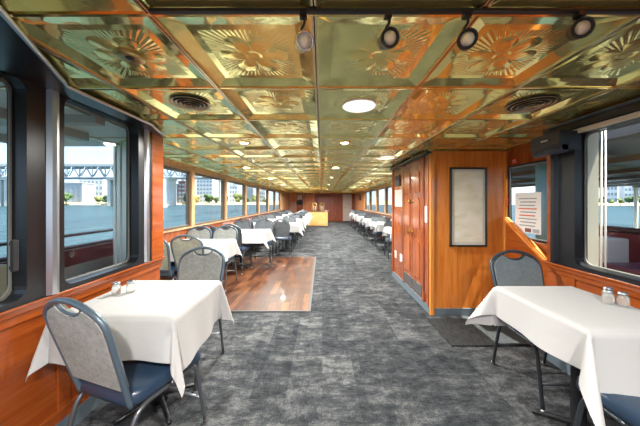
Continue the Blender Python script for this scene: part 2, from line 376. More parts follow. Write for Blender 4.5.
# ---- near right wall
QZ0, QZ1 = .875, 1.865
bm = bmesh.new(); box(bm, XR, XR+.09, YB, 2.2, 0, QZ0-.03); box(bm, XR, XR+.09, YB, .2, QZ0-.03, CZ+.03); box(bm, XR, XR+.09, 2.13, 2.2, QZ0-.03, CZ+.03); box(bm, XR, XR+.09, .2, 2.13, QZ1+.03, CZ+.03)
struct('wall_right', bm, W_WALL)
bm = bmesh.new(); box(bm, XR-.034, XR, YB, 2.2, .80, .835, .006); box(bm, XR-.018, XR, YB, 2.2, .76, .80, .005); box(bm, XR-.050, XR, YB, 2.21, .832, .848, .004)
for y in (.3, 1.1, 1.95): box(bm, XR-.012, XR, y, y+.07, .12, .76, .003)
struct('trim_13', bm, W_WALL)
bm = bmesh.new(); box(bm, XR-.014, XR, YB, 2.2, 0, .10); struct('baseboard_right', bm, BASEB)
window('window_3', .25, 1.93, XR, -1, QZ0, QZ1, .04, .05)
bm = bmesh.new(); box(bm, XR-.028, XR+.06, 1.972, 2.135, QZ0-.03, QZ1+.03); prism(bm, [(XR-.028, 2.06, QZ0), (XR-.06, 2.075, QZ0), (XR-.06, 2.10, QZ0), (XR-.028, 2.115, QZ0)], (0,0,QZ1-QZ0)); struct('trim_14', bm, BLACK)
bm = bmesh.new(); box(bm, XR-.036, XR+.02, YB, 2.13, .848, QZ0-.03, .003); struct('trim_15', bm, BLACK)
bm = bmesh.new(); box(bm, XR-.07, XR, -.4, 2.16, QZ1+.035, CZ-.012); struct('trim_16', bm, BLACK)
bm = bmesh.new(); tube(bm, [(XR-.08, -.4, CZ-.016), (XR-.08, 2.1, CZ-.016)], .011, 8); struct('trim_17', bm, mat('blue grey metal rail', (.22,.30,.38), .3, .7))
bm = bmesh.new(); box(bm, XR-.045, XR-.028, -.2, 1.93, QZ1-.005, QZ1+.03, .003); struct('trim_18', bm, CREAM)
# ---- diagonal and outer walls, back walls
bm = bmesh.new(); prism(bm, [(XL-.09, 2.30, 0), (XL, 2.36, 0), (WL, 2.98, 0), (WL-.09, 2.92, 0)], (0,0,CZ+.03)); struct('wall_front', bm, CREAM)
bm = bmesh.new(); box(bm, XL-.1, XR+.1, YB-.1, YB, 0, .6); box(bm, XL-.1, XR+.1, YB-.1, YB, 1.88, CZ+.03)
for x in (XL-.06, -.37, .79, XR+.02): box(bm, x-.04, x+.04, YB-.1, YB, .6, 1.88)  # openings added in the unseen rear wall to let sky light in
struct('wall_rear', bm, W_WALL)
def longwall(name, x, sgn, y0, y1, edges, z0, z1, mull):
    """wall with a row of windows; edges = mullion centres"""
    xo = x+sgn*.08; a, c = min(x, xo), max(x, xo)
    bm = bmesh.new(); box(bm, a, c, y0, y1, 0, z0-.02); struct(name, bm, W_RED)
    bm = bmesh.new(); box(bm, a, c, y0, y1, z1+.02, CZ+.03); box(bm, x-.012 if sgn > 0 else x, x if sgn > 0 else x+.012, y0, y1, z1+.02, z1+.05)
    return bm
LZ0, LZ1 = .92, 1.87
LM = [3.0, 4.50, 6.05, 7.65, 9.25, 10.85, 12.45, 14.0]
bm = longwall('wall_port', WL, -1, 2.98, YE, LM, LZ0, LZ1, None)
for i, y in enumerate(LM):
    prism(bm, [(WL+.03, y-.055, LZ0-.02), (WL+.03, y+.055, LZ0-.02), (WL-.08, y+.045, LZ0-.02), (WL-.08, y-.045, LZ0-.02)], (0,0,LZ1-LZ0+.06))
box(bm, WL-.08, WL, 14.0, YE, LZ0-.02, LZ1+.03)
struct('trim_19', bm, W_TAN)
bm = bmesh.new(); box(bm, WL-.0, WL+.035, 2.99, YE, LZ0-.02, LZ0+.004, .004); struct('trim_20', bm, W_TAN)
for i in range(7):
    window('window_%d' % (4+i), LM[i]+.085, LM[i+1]-.085, WL, -1 if False else 1, LZ0+.03, LZ1-.02, .03, .02, mat('bronze window frame', (.16,.11,.07), .4, .4), .06, .004)
RM = [4.7, 6.2, 7.7, 9.2, 10.7, 12.2, 13.6]
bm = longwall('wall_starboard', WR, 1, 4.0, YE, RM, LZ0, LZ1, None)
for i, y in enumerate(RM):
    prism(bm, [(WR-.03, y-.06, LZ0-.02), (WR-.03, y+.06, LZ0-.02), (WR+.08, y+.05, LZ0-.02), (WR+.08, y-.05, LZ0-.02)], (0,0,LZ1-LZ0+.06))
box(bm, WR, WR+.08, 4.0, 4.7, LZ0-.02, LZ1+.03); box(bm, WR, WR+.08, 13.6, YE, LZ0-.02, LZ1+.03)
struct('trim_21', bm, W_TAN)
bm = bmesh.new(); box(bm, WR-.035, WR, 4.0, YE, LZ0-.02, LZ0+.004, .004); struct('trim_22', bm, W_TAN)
for i in range(6):
    window('window_%d' % (11+i), RM[i]+.085, RM[i+1]-.085, WR, -1, LZ0+.03, LZ1-.02, .03, .02, MATS['bronze window frame'], .06, .004)
# far end wall with panels
bm = bmesh.new(); box(bm, WL-.08, WR+.08, YE, YE+.1, 0, CZ+.03); struct('wall_far', bm, W_RED)
bm = bmesh.new()
box(bm, -2.29, -1.78, YE-.03, YE, 1.35, 1.93, .01); box(bm, -1.34, -1.24, YE-.04, YE, 0, 1.96); box(bm, -1.22, -.92, YE-.03, YE, .1, 1.86, .01); box(bm, -.90, -.62, YE-.03, YE, .1, 1.86, .01); box(bm, -.60, -.52, YE-.04, YE, 0, 1.96)
struct('trim_23', bm, wood('orange door wood', (.45, .11, .02), (.58, .17, .03), (.66, .25, .06), 'Z', .3, .3))
bm = bmesh.new(); box(bm, -2.29, -1.78, YE-.02, YE, .5, 1.35, .01); struct('trim_24', bm, PINK)
bm = bmesh.new(); box(bm, -.5, 1.38, YE-.012, YE, .1, 1.93, .004); struct('trim_25', bm, wood('dark cherry panel', (.17,.035,.018), (.235,.055,.028), (.30,.085,.04), 'Z', .4, .1))
d = bxo('door_1', mat('silver grey door', (.55,.52,.50), .3, .3), (1.46, 2.08, YE-.05, YE, .02, 1.88), bev=.006); d['kind'] = 'structure'
bxo('door_handle', BRASS, (1.52, 1.62, YE-.09, YE-.045, .94, .97), d, .004)
# small wood panelled part of the right side wall near the stern
bm = bmesh.new(); 
for k in range(5): box(bm, WR-.012, WR, 13.75+k*.8, 14.4+k*.8, .15, 1.85, .004)
struct('trim_26', bm, W_ORANGE)

# ---- closet block (panelled cabin) on the right
KX, KY, KY2, KXR = 1.30, 3.05, 4.68, 2.2
bm = bmesh.new(); box(bm, KX, KXR, KY+.004, KY2, 0, CZ-.012); struct('wall_closet', bm, W_RED)
bm = bmesh.new(); box(bm, KX+.035, KXR-.03, KY-.012, KY+.004, .0, CZ-.012); struct('wall_panel', bm, W_ORANGE)
bm = bmesh.new(); box(bm, KX-.018, KX+.038, KY-.026, KY+.004, .0, CZ-.012, .010); box(bm, KXR-.035, KXR, KY-.03, KY, 0, CZ-.012, .006); struct('trim_27', bm, wood('orange corner post', (.60,.20,.03), (.72,.27,.05), (.80,.36,.09), 'Z', .25, .5))
bm = bmesh.new(); box(bm, KX+.039, KXR-.036, KY-.022, KY-.012, 0, .085); struct('baseboard_front', bm, BASEB)
bm = bmesh.new(); box(bm, KX-.012, KX, KY+.02, KY2, 0, .09); struct('baseboard_closet', bm, BASEB)
bm = bmesh.new(); box(bm, KX-.03, KXR, KY-.035, KY-.012, CZ-.020, CZ-.004); struct('trim_28', bm, BRASS)
bm = bmesh.new(); box(bm, KX-.055, KX, KY-.03, KY2+.01, CZ-.045, CZ-.012); struct('trim_29', bm, BLACK)
bm = bmesh.new()
for (a, b_) in ((KY+.02, KY+.06), (3.22, 3.26), (4.0, 4.05), (4.62, 4.68)): box(bm, KX-.022, KX, a, b_, .09, CZ-.045, .004)
box(bm, KX-.02, KX, 3.26, 4.0, 1.84, 1.9, .004); box(bm, KX-.012, KX, 4.12, 4.55, .35, 1.22, .006); box(bm, KX-.012, KX, 3.09, 3.20, .2, 1.8, .004)
struct('trim_30', bm, W_RED)
# double cupboard door
cd = thing('cabinet_door', 'carved red brown double door with brass handles in the side of the panelled cabin', 'door', (KX, 3.63, .0))
for s in (-1, 1):
    bm = bmesh.new(); a, b_ = (.004, .355) if s > 0 else (-.355, -.004); box(bm, -.018, -.001, a, b_, .12, 1.835, .003)
    lf = obj('door_leaf', bm, W_RED, cd)
    for (z0, z1) in ((.34, .86), (1.0, 1.42), (1.48, 1.78)):
        pts = [(-.019, a+.07, z0), (-.019, b_-.07, z0), (-.019, b_-.07, z1-.05), (-.019, (a+b_)/2+.05, z1-.01), (-.019, (a+b_)/2, z1), (-.019, (a+b_)/2-.05, z1-.01), (-.019, a+.07, z1-.05)]
        bm = bmesh.new(); prism(bm, pts, (-.012, 0, 0)); obj('carved_panel', bm, wood('raised panel wood', (.26,.06,.018), (.37,.10,.03), (.46,.15,.045), 'Z', .2, .6), lf)
    bm = bmesh.new(); lathe(bm, [(.004, 0), (.02, .0), (.022, .006), (.008, .012), (.008, .03), (.02, .04), (.024, .052), (.014, .062)], (-.018, s*.04, .93), 14, Matrix.Rotation(-pi/2, 3, 'Y')); obj('door_knob', bm, BRASS, lf)
    bm = bmesh.new(); lathe(bm, [(.01, 0), (.03, 0), (.032, .008), (.012, .016)], (-.031, s*.075, 1.36), 14, Matrix.Rotation(-pi/2, 3, 'Y')); obj('brass_rosette', bm, BRASS, lf)
    bm = bmesh.new(); box(bm, -.021, -.018, a+.01, b_-.01, .13, .27); obj('kick_plate', bm, SILVER, lf)
tag(bxo('wall_vent', BLACKM, (KX-.02, KX-.001, 4.22, 4.48, 1.62, 1.80), bev=.003), 'small black square vent high on the cabin side beside the double door', 'vent')
t = tag(bxo('wall_notice', mat('glossy glare panel', (.62,.58,.55), .12, 0, .5, .6), (KX-.008, KX-.001, 4.12, 4.52, 1.27, 1.56)), 'glossy glare panel standing in for a reflection under the black vent on the cabin side', 'notice')  # pale slab standing in for white glare on the cabin side
t = tag(bxo('wall_notice', PAPER, (KX-.018, KX-.0125, 3.10, 3.18, 1.10, 1.30)), 'narrow white notice on the side strip between double door and cabin corner', 'notice')
for i, y in enumerate((4.16, 4.46)):
    sw = thing('wall_socket', 'white socket plate low on the cabin side, %s the double door' % ('nearer to' if i == 0 else 'farther from'), 'socket', (KX-.0005, y, .44), 0, 'socket plates on the cabin side')
    bxo('plate', WHITE, (-.016, -.0125 if False else -.001, -.04, .04, -.06, .06), sw, .003); bxo('socket_face', mat('socket grey', (.5,.5,.48), .5), (-.019, -.015, -.018, .018, -.03, .03), sw)
# framed print on the cabin front
pf = thing('picture_frame', 'tall print paled to suggest window reflection, thin dark frame, on the orange panel wall', 'picture', (1.735, KY-.0125, .82))
bm = bmesh.new()
for d_ in ((-.22, .22, -.024, 0, 0, .022), (-.22, .22, -.024, 0, .918, .94), (-.22, -.198, -.024, 0, 0, .94), (.198, .22, -.024, 0, 0, .94)): box(bm, *d_, bev=.003)
obj('frame', bm, mat('dark picture frame', (.06,.06,.05), .3, .5), pf)
bm = bmesh.new(); box(bm, -.2, .2, -.012, -.004, .02, .92); obj('mount', bm, mat('pale mount', (.72,.76,.70), .5), pf)
bm = bmesh.new(); box(bm, -.168, .168, -.015, -.0121, .055, .885); obj('print', bm, PRINT, pf)
# ---- recess at the stairs, wall at x = KXR
bm = bmesh.new(); box(bm, KXR, KXR+.04, 2.2, 3.05, 0, .93); box(bm, KXR, KXR+.04, 2.2, 3.05, 1.77, CZ+.03); box(bm, KXR, KXR+.04, 2.2, 2.28, .93, 1.77); box(bm, KXR, KXR+.04, 3.02, 3.05, .93, 1.77)
box(bm, XR+.09, KXR+.04, 2.12, 2.2, 0, CZ+.03); struct('wall_recess', bm, W_RED)
w4 = window('window_17', 2.31, 2.99, KXR, -1, .96, 1.75, .02, .012, BLACK, .025, .006)
t = thing('paper_notice', 'white printed notice taped inside the window behind the stair handrail', 'notice', (KXR-.008, 2.72, .98))
bxo('paper_sheet', PAPER, (-.002, 0, -.17, .17, .04, .47), t)
for k in range(9): bxo('text_line', REDINK if k in (3, 5) else INK, (-.0035, -.0021, -.12+.01*(k % 3), .12-.012*((k*2) % 3), .40-.036*k, .412-.036*k), t)
for k in range(2): bxo('photo_print', (BGREY, BBROWN)[k], (-.0035, -.0021, -.15+k*.0, -.15+.08, .05, .09) if k == 0 else (-.0035, -.0021, -.05, .03, .05, .09), t)
t = tag(bxo('warning_sign', RED, (KXR-.012, KXR-.001, 2.86, 2.94, 1.79, 1.84)), 'small red sign on the wood above the window behind the handrail', 'sign')
for k in range(2): bxo('text_line', WHITE, (KXR-.0135, KXR-.0121, 2.875, 2.925, 1.802+k*.02, 1.808+k*.02), t)
t = tag(bxo('warning_sign', RED, (KXR-.012, KXR-.001, 3.0, 3.018, 1.30, 1.42)), 'tall red sign at the cabin edge of the stair window', 'sign')
for k in range(3): bxo('text_line', WHITE, (KXR-.0135, KXR-.0121, 3.003, 3.015, 1.32+k*.03, 1.328+k*.03), t)
hr = thing('stair_handrail', 'sloping varnished wood handrail on a panelled side beside the cabin front', 'handrail', (2.155, 2.88, 0))
bm = bmesh.new(); prism(bm, [(-.03, .10, 1.12), (.03, .10, 1.12), (.03, .10, 1.18), (-.03, .10, 1.18)], (0, -.68, -.46)); bmesh.ops.bevel(bm, geom=bm.edges[:], offset=.012, segments=2, affect='EDGES'); obj('rail', bm, W_ORANGE, hr)
bm = bmesh.new(); prism(bm, [(-.012, .09, 0), (-.012, .09, 1.12), (-.012, -.57, .67), (-.012, -.57, 0)], (.024, 0, 0)); obj('side_panel', bm, W_WALL, hr)
bm = bmesh.new(); box(bm, -.025, .025, -.60, -.55, 0, .70, .004); obj('newel_post', bm, W_ORANGE, hr)
# black roller shade box at end of the right window
rs = thing('shade_box', 'black roller shade box hanging at the corner above the right window', 'shade box', (1.80, 2.02, 1.69))
bm = bmesh.new(); prism(bm, [(.12, -.13, .05), (-.01, -.13, .05), (-.04, -.13, .10), (-.04, -.13, .19), (.12, -.13, .19)], (0, .26, 0)); obj('housing', bm, mat('black plastic', (.02,.024,.03), .35), rs)
bm = bmesh.new(); tube(bm, [(.0, -.13, .06), (.0, .13, .06)], .03, 12); obj('roller', bm, mat('blue black fabric', (.03,.04,.06), .5), rs)
bm = bmesh.new(); box(bm, -.043, -.0401, -.03, .03, .135, .147); obj('maker_plate', bm, SILVER, rs)

# ---- parquet dance floor and door mat
bm = bmesh.new(); box(bm, -1.95, -.17, 3.15, 6.22, 0, .010); o = tag(obj('dance_floor', bm, PARQ), 'dark stained wooden parquet dance floor laid on the grey carpet', 'dance floor')
bm = bmesh.new()
for d_ in ((-1.98, -.14, 3.12, 3.15), (-1.98, -.14, 6.22, 6.25), (-1.98, -1.95, 3.15, 6.22), (-.17, -.14, 3.15, 6.22)): box(bm, *d_, 0, .013)
obj('edge_strip', bm, mat('dark edge strip', (.05,.055,.06), .5), o)
bm = bmesh.new(); box(bm, 1.21, 2.1, 2.38, 2.93, 0, .012, .003); tag(obj('floor_mat', bm, MATM), 'dark ribbed floor mat in front of the orange cabin wall', 'mat')

# ================================================================ chairs
def yb(z): return -.20-.135*(z-.45)/.48
def make_chair(fab, frame_m, leg_m):
    t = thing('banquet_chair', '', 'chair')
    out = [(.172,.40),(.178,.50),(.189,.64),(.198,.775),(.192,.835),(.160,.877),(.085,.914),(0,.928)]
    pts = [(x, yb(z), z) for x, z in out]; pts = pts+[(-x, y, z) for x, y, z in pts[-2::-1]]
    bm = bmesh.new(); tube(bm, smooth_path(pts, 4), .0135, 10)
    hp = [(.085, yb(.905), .905), (.055, yb(.875), .874), (0, yb(.866), .864), (-.055, yb(.875), .874), (-.085, yb(.905), .905)]
    tube(bm, smooth_path(hp, 4), .007, 8); obj('back_frame', bm, frame_m, t)
    ins = [(.166,.50),(.177,.64),(.186,.77),(.178,.825),(.148,.865),(.090,.893),(.060,.868),(.02,.856)]
    pp = [Vector((x, yb(z), z)) for x, z in ins]; pp = pp+[Vector((-p.x, p.y, p.z)) for p in pp[::-1]]
    bm = bmesh.new(); prism(bm, [p+Vector((0,-.011,0)) for p in pp], (0,.034,.004)); bmesh.ops.bevel(bm, geom=[e for e in bm.edges if len(e.link_faces) == 2 and e.calc_face_angle(0) > .8], offset=.007, segments=2, affect='EDGES')
    obj('backrest', bm, fab, t)
    # seat cushion
    bm = bmesh.new(); rings = []
    for z, s, r in ((.405, .93, .05), (.410, .985, .055), (.432, 1.0, .06), (.455, .985, .06), (.470, .94, .06), (.477, .80, .06), (.480, .4, .03)):
        pts = rrect(-.215*s, .215*s, -.205*s, .225*s, r*min(1, s), 4)
        rings.append([bm.verts.new((x*(1-.10*max(0, -y)/.2), y, z)) for x, y in pts])
    for A, B in zip(rings, rings[1:]):
        for k in range(len(A)): bm.faces.new((A[k], A[(k+1) % len(A)], B[(k+1) % len(A)], B[k])).smooth = True
    bm.faces.new(rings[0]); bm.faces.new(rings[-1]); obj('seat', bm, VINYL, t)
    for s in (-1, 1):
        bm = bmesh.new(); tube(bm, smooth_path([(s*.205, .235, .012), (s*.200, .200, .22), (s*.197, .175, .35), (s*.196, .135, .392), (s*.196, .0, .393)], 5), .0115, 8)
        l = obj('leg', bm, leg_m, t); b2 = bmesh.new(); lathe(b2, [(.008, 0), (.014, 0), (.014, .02), (.010, .03)], (s*.205, .236, 0), 10); obj('glide', b2, SILVER, l)
        bm = bmesh.new(); tube(bm, smooth_path([(s*.205, -.265, .012), (s*.200, -.225, .22), (s*.197, -.19, .35), (s*.196, -.13, .392), (s*.196, .0, .393)], 5), .0115, 8)
        l = obj('leg', bm, leg_m, t); b2 = bmesh.new(); lathe(b2, [(.008, 0), (.014, 0), (.014, .02), (.010, .03)], (s*.205, -.267, 0), 10); obj('glide', b2, SILVER, l)
    for y, z in ((.205, .17), (-.23, .19)):
        bm = bmesh.new(); tube(bm, [(-.20, y, z), (.20, y, z)], .008, 8); obj('stretcher', bm, leg_m, t)
    return t
protos = {'L': make_chair(FAB_L, FRAME_B, mat('grey metal chair leg', (.16,.18,.20), .3, .7)), 'D': make_chair(FAB_D, mat('slate chair frame', (.075,.09,.105), .4, .3), LEG_D), 'M': make_chair(FAB_M, mat('charcoal chair frame', (.06,.075,.09), .3, .4), LEG_D)}
used = set()
def chair(kind, x, y, rz, label, group=None):
    o = protos[kind] if kind not in used else copy_tree(protos[kind])
    used.add(kind); o.location = (x, y, 0.012 if (-1.95 < x < -.17 and 3.15 < y < 6.22) else 0); o.rotation_euler.z = rz
    o['label'] = label
    if group: o['group'] = group
    elif 'group' in o: del o['group']
    return o
# ================================================================ tables
def make_table(x0, x1, y0, y1, label, group=None, dc=0):
    cx, cy = (x0+x1)/2, (y0+y1)/2; a, b_ = (x1-x0)/2, (y1-y0)/2
    zb = .012 if (-1.95 < cx < -.17 and 3.15 < cy < 6.22) else 0
    t = thing('dining_table', label, 'table', (cx, cy, zb), 0, group)
    bm = bmesh.new(); box(bm, -a+.006, a-.006, -b_+.006, b_-.006, .735, .757-zb, .004); obj('tabletop', bm, W_LIGHT, t)
    bm = bmesh.new(); lathe(bm, [(.05, .03), (.036, .06), (.033, .40), (.036, .70), (.11, .72), (.11, .735)], (0,dc,0), 14); obj('column', bm, BLACK, t)
    for k in range(4):
        an = pi/4+k*pi/2; c, s = cos(an), sin(an); R = min(a, b_)*.80
        bm = bmesh.new(); tube(bm, smooth_path([(0, dc, .07), (c*R*.5, dc+s*R*.5, .045), (c*R, dc+s*R, .018)], 4), .018, 8, r2=.012); obj('foot', bm, BLACK, t)
    return t
def make_cloth(x0, x1, y0, y1, ox, oy, label, group=None, res=44, seed=0, fd=.36):
    cx, cy = (x0+x1)/2, (y0+y1)/2; a, b_ = (x1-x0)/2+.003, (y1-y0)/2+.003
    bm = bmesh.new(); rs_ = random.Random(seed); ph = [rs_.uniform(0, 6.28) for _ in range(6)]
    def axis(h, o_):
        n1 = max(4, int(res*.3)); n2 = max(4, int(res*.4))
        oa, ob = o_ if isinstance(o_, tuple) else (o_, o_)
        L_ = [-h-oa*(1-i/n1) for i in range(n1)]; M_ = [-h+2*h*i/n2 for i in range(n2+1)]; return L_+M_+[h+ob*(i+1)/n1 for i in range(n1)]
    U, V = axis(a, ox), axis(b_, oy); grid = []
    for v in V:
        row = []
        for u in U:
            dx, dy = max(abs(u)-a, 0), max(abs(v)-b_, 0); su, sv = (1 if u > 0 else -1), (1 if v > 0 else -1)
            d = hypot(dx, dy); bx, by = min(max(u, -a), a), min(max(v, -b_), b_); R = .012
            if d == 0: p = Vector((bx, by, .762)); 
            else:
                drop = max(0, d-R*.57) if d > R*1.57 else d*d/(2*R*1.57)
                base = min(d, R)
                if dx > 0 and dy > 0:
                    f = atan2(dy, dx); fold = .05+fd*sin(2*f)**2+.05*sin(10*f+ph[4]); nx, ny = su*cos(f), sv*sin(f)
                    off = base+fold*d
                else:
                    s_ = by if dx > 0 else bx; nx, ny = (su, 0) if dx > 0 else (0, sv)
                    k = (dx and su) or sv*2
                    rip = .05*sin(s_*9+ph[0]+k*2)+.03*sin(s_*17+ph[1]+k)
                    off = base+(.05+rip*1.5)*d*1.1
                p = Vector((bx+nx*off, by+ny*off, .762-drop*.985))
            p.z += .0012*noise.noise(Vector((p.x*6, p.y*6, seed*3.1))) if d == 0 else 0
            row.append(bm.verts.new(p))
        grid.append(row)
    for i in range(len(V)-1):
        for j in range(len(U)-1): bm.faces.new((grid[i][j], grid[i][j+1], grid[i+1][j+1], grid[i+1][j])).smooth = True
    o = obj('tablecloth', bm, LINEN, None, (cx, cy, 0)); return tag(o, label, 'tablecloth', group)
def shaker(x, y, z, h, label):
    t = thing('shaker_jar', label, 'shaker', (x, y, z), 0, 'glass shakers on the near tables'); r = h*.33
    bm = bmesh.new(); lathe(bm, [(r*.9, 0), (r, h*.06), (r, h*.62), (r*.72, h*.76), (r*.7, h*.8)], n=16); obj('jar_body', bm, JAR, t)
    bm = bmesh.new(); lathe(bm, [(r*.7, h*.8), (r*.82, h*.8), (r*.82, h*.94), (r*.55, h)], n=16); obj('metal_lid', bm, SILVER, t)
# near left table
make_table(-1.39, -.775, 1.32, 1.91, 'dining table under the white cloth against the near left window wall', None, .085)
def cloth_clip(*a, **k): return make_cloth(*a, **k)
CL = cloth_clip(-1.39, -.775, 1.32, 1.91, (.19, .30), .24, 'white tablecloth with pointed hanging corners beside the near left window', seed=1, fd=.24)
for v in CL.data.vertices:   # the wall side hangs straight down between table and wall
    wx = v.co.x+CL.location.x
    if wx < -1.462: v.co.x = -1.462-CL.location.x-(.0)
shaker(-1.315, 1.63, .764, .075, 'small glass shaker with metal lid on the left table, nearer the window')
shaker(-1.245, 1.66, .764, .075, 'small glass shaker with metal lid on the left table, farther from the window')
# near right table
make_table(1.225, 1.74, 1.17, 1.78, 'dining table under the white cloth by the near right window')
make_cloth(1.225, 1.74, 1.17, 1.78, .21, .30, 'white tablecloth with a long hanging corner beside the near right window', seed=5, fd=.5)
shaker(1.655, 1.475, .764, .078, 'glass shaker leftmost in the cluster on the right table')
shaker(1.705, 1.52, .764, .078, 'glass shaker farthest back in the cluster on the right table')
shaker(1.70, 1.44, .764, .078, 'glass shaker nearest the camera in the cluster on the right table')
chair('L', -.985, 1.405, radians(-18), 'light grey fabric chair turned away beside the near left wooden wall')
chair('L', -1.09, 2.02, radians(180), 'light grey fabric chair facing the camera at the far side of the left front table')
chair('M', 1.62, 1.85, radians(178), 'blue grey chair facing the camera behind the right front table')
chair('M', 1.50, 1.10, radians(2), 'dark blue seated chair tucked under the near side of the right front table')
# second and third left tables
T2 = (-2.22, -1.39, 3.45, 4.05); T3 = (-2.18, -1.13, 4.95, 5.55)
make_table(*T2, 'dining table under the white cloth second along the left windows')
make_cloth(T2[0], T2[1], T2[2], T2[3], .25, .22, 'white tablecloth second along the left windows, at the dance floor', seed=3, res=34)
make_table(*T3, 'dining table under the white cloth third along the left windows'); make_cloth(*T3, .24, .22, 'white tablecloth third along the left windows, at the far side of the dance floor', seed=9, res=34)
g2 = 'chairs around the window tables by the dance floor'
chair('L', -1.66, 3.46, radians(-3), 'light grey chair with its back to the camera at the second left table, aisle side', g2)
chair('L', -2.10, 3.40, radians(4), 'light grey chair with its back to the camera at the second left table, window side', g2)
chair('L', -1.64, 4.03, radians(180), 'light grey chair facing the camera behind the second left table, aisle side', g2)
chair('L', -2.07, 4.03, radians(183), 'light grey chair facing the camera behind the second left table, window side', g2)
chair('D', -1.66, 4.97, radians(-4), 'dark slate chair with its back to the camera at the third left table, aisle side', g2)
chair('D', -2.10, 4.93, radians(3), 'dark slate chair with its back to the camera at the third left table, window side', g2)
chair('D', -1.33, 5.68, radians(184), 'dark slate chair facing the camera behind the third left table, aisle side', g2)
chair('D', -1.88, 5.66, radians(178), 'dark slate chair facing the camera behind the third left table, window side', g2)
ORD = ['first', 'second', 'third', 'fourth', 'fifth', 'sixth', 'seventh']
for k in range(5):
    y0 = 6.75+k*1.55; q = ORD[k]
    for c, (x0, x1, nm) in enumerate(((-1.36, -.60, 'aisle'), (-2.2, -1.62, 'window'))):
        make_table(x0, x1, y0, y0+.6, 'dining table in the left %s column beyond the dance floor, %s from it' % (nm, q), 'tables beyond the dance floor')
        make_cloth(x0, x1, y0, y0+.6, .22 if c == 0 else .12, .22, 'white tablecloth in the left %s column beyond the dance floor, %s from it' % (nm, q), 'tablecloths beyond the dance floor', 20, 20+k*3+c)
        xm = (x0+x1)/2+rnd(-.04, .04)
        chair('D', xm+(-0.0 if c == 0 else 0), y0-.05+rnd(-.05, .0)-(.2 if (k == 0 and c == 0) else 0), radians(rnd(-5, 5)), 'slate chair, back to camera, %s table of left %s column beyond dance floor' % (q, nm), 'chairs beyond the dance floor')
        chair('D', xm, y0+.66+rnd(-.03, .05), radians(180+rnd(-5, 5)), 'slate chair facing camera behind %s table of left %s column beyond dance floor' % (q, nm), 'chairs beyond the dance floor')
for k in range(6):
    y0 = 5.45+k*1.5; q = ORD[k]; x0, x1 = 1.50, 2.14
    make_table(x0, x1, y0, y0+.6, 'dining table under a white cloth by the right windows, %s beyond the cabin' % q, 'tables along the right windows')
    make_cloth(x0, x1, y0, y0+.6, .13, .22, 'white tablecloth by the right windows, %s beyond the cabin' % q, 'tablecloths along the right windows', 20, 50+k)
    chair('D', 1.95, y0-.08, radians(rnd(-4, 4)), 'slate chair, back to camera, at the %s right window table beyond the cabin' % q, 'chairs along the right windows')
    chair('D', 1.76, y0+.70, radians(180+rnd(-4, 4)), 'slate chair facing the camera behind the %s right window table beyond the cabin' % q, 'chairs along the right windows')

# ================================================================ bar and far end things
bc = thing('bar_counter', 'light oak bar counter with dark top at the far end of the aisle', 'counter', (-.22, 14.5, 0))
bxo('counter_body', W_LIGHT, (-.54, .54, -.2, .3, .02, .82), bc, .006)
bxo('front_panel', W_LIGHT, (-.50, -.02, -.215, -.2, .08, .78), bc, .006); bxo('front_panel', W_LIGHT, (.02, .50, -.215, -.2, .08, .78), bc, .006)
bxo('counter_top', mat('dark counter top', (.13,.06,.035), .25), (-.58, .58, -.25, .34, .82, .86), bc, .006)
for i, x in enumerate((-.42, .0)):
    t = thing('tap_tower', 'brass arched tap tower on the bar counter, %s one' % ('left' if i == 0 else 'right'), 'tap', (x, 14.5, .862), 0, 'tap towers on the bar counter')
    bm = bmesh.new(); tube(bm, smooth_path([(-.12, 0, 0), (-.12, 0, .28), (-.08, 0, .40), (0, 0, .44), (.08, 0, .40), (.12, 0, .28), (.12, 0, 0)], 4), .022, 8); obj('arch', bm, BRASS, t)
    for s in (-.05, .05):
        bm = bmesh.new(); tube(bm, [(s, 0, .0), (s, -.01, .28)], .018, 8, r2=.012); obj('tap_handle', bm, mat('pale handle', (.8,.75,.6), .4), t)
def tv(label, loc, rz, w_, h_):
    t = thing('television', label, 'television', loc, rz); bxo('casing', BLACKM, (-w_/2, w_/2, -.05, 0, 0, h_), t, .01); bxo('screen', mat('dark screen', (.01,.012,.016), .12), (-w_/2+.02, w_/2-.02, -.054, -.05, .02, h_-.02), t)
tv('small dark television on the far end wall left of the orange doors', (-1.56, YE-.001, 1.16), 0, .42, .32)
tv('small dark television high on the right side wall near the far end', (WR-.013, 15.2, 1.45), radians(-90), .6, .34)
tag(bxo('wall_notice', PAPER, (-1.72, -1.40, YE-.01, YE-.001, 1.52, 1.86)), 'white notice above the small television on the far end wall', 'notice')

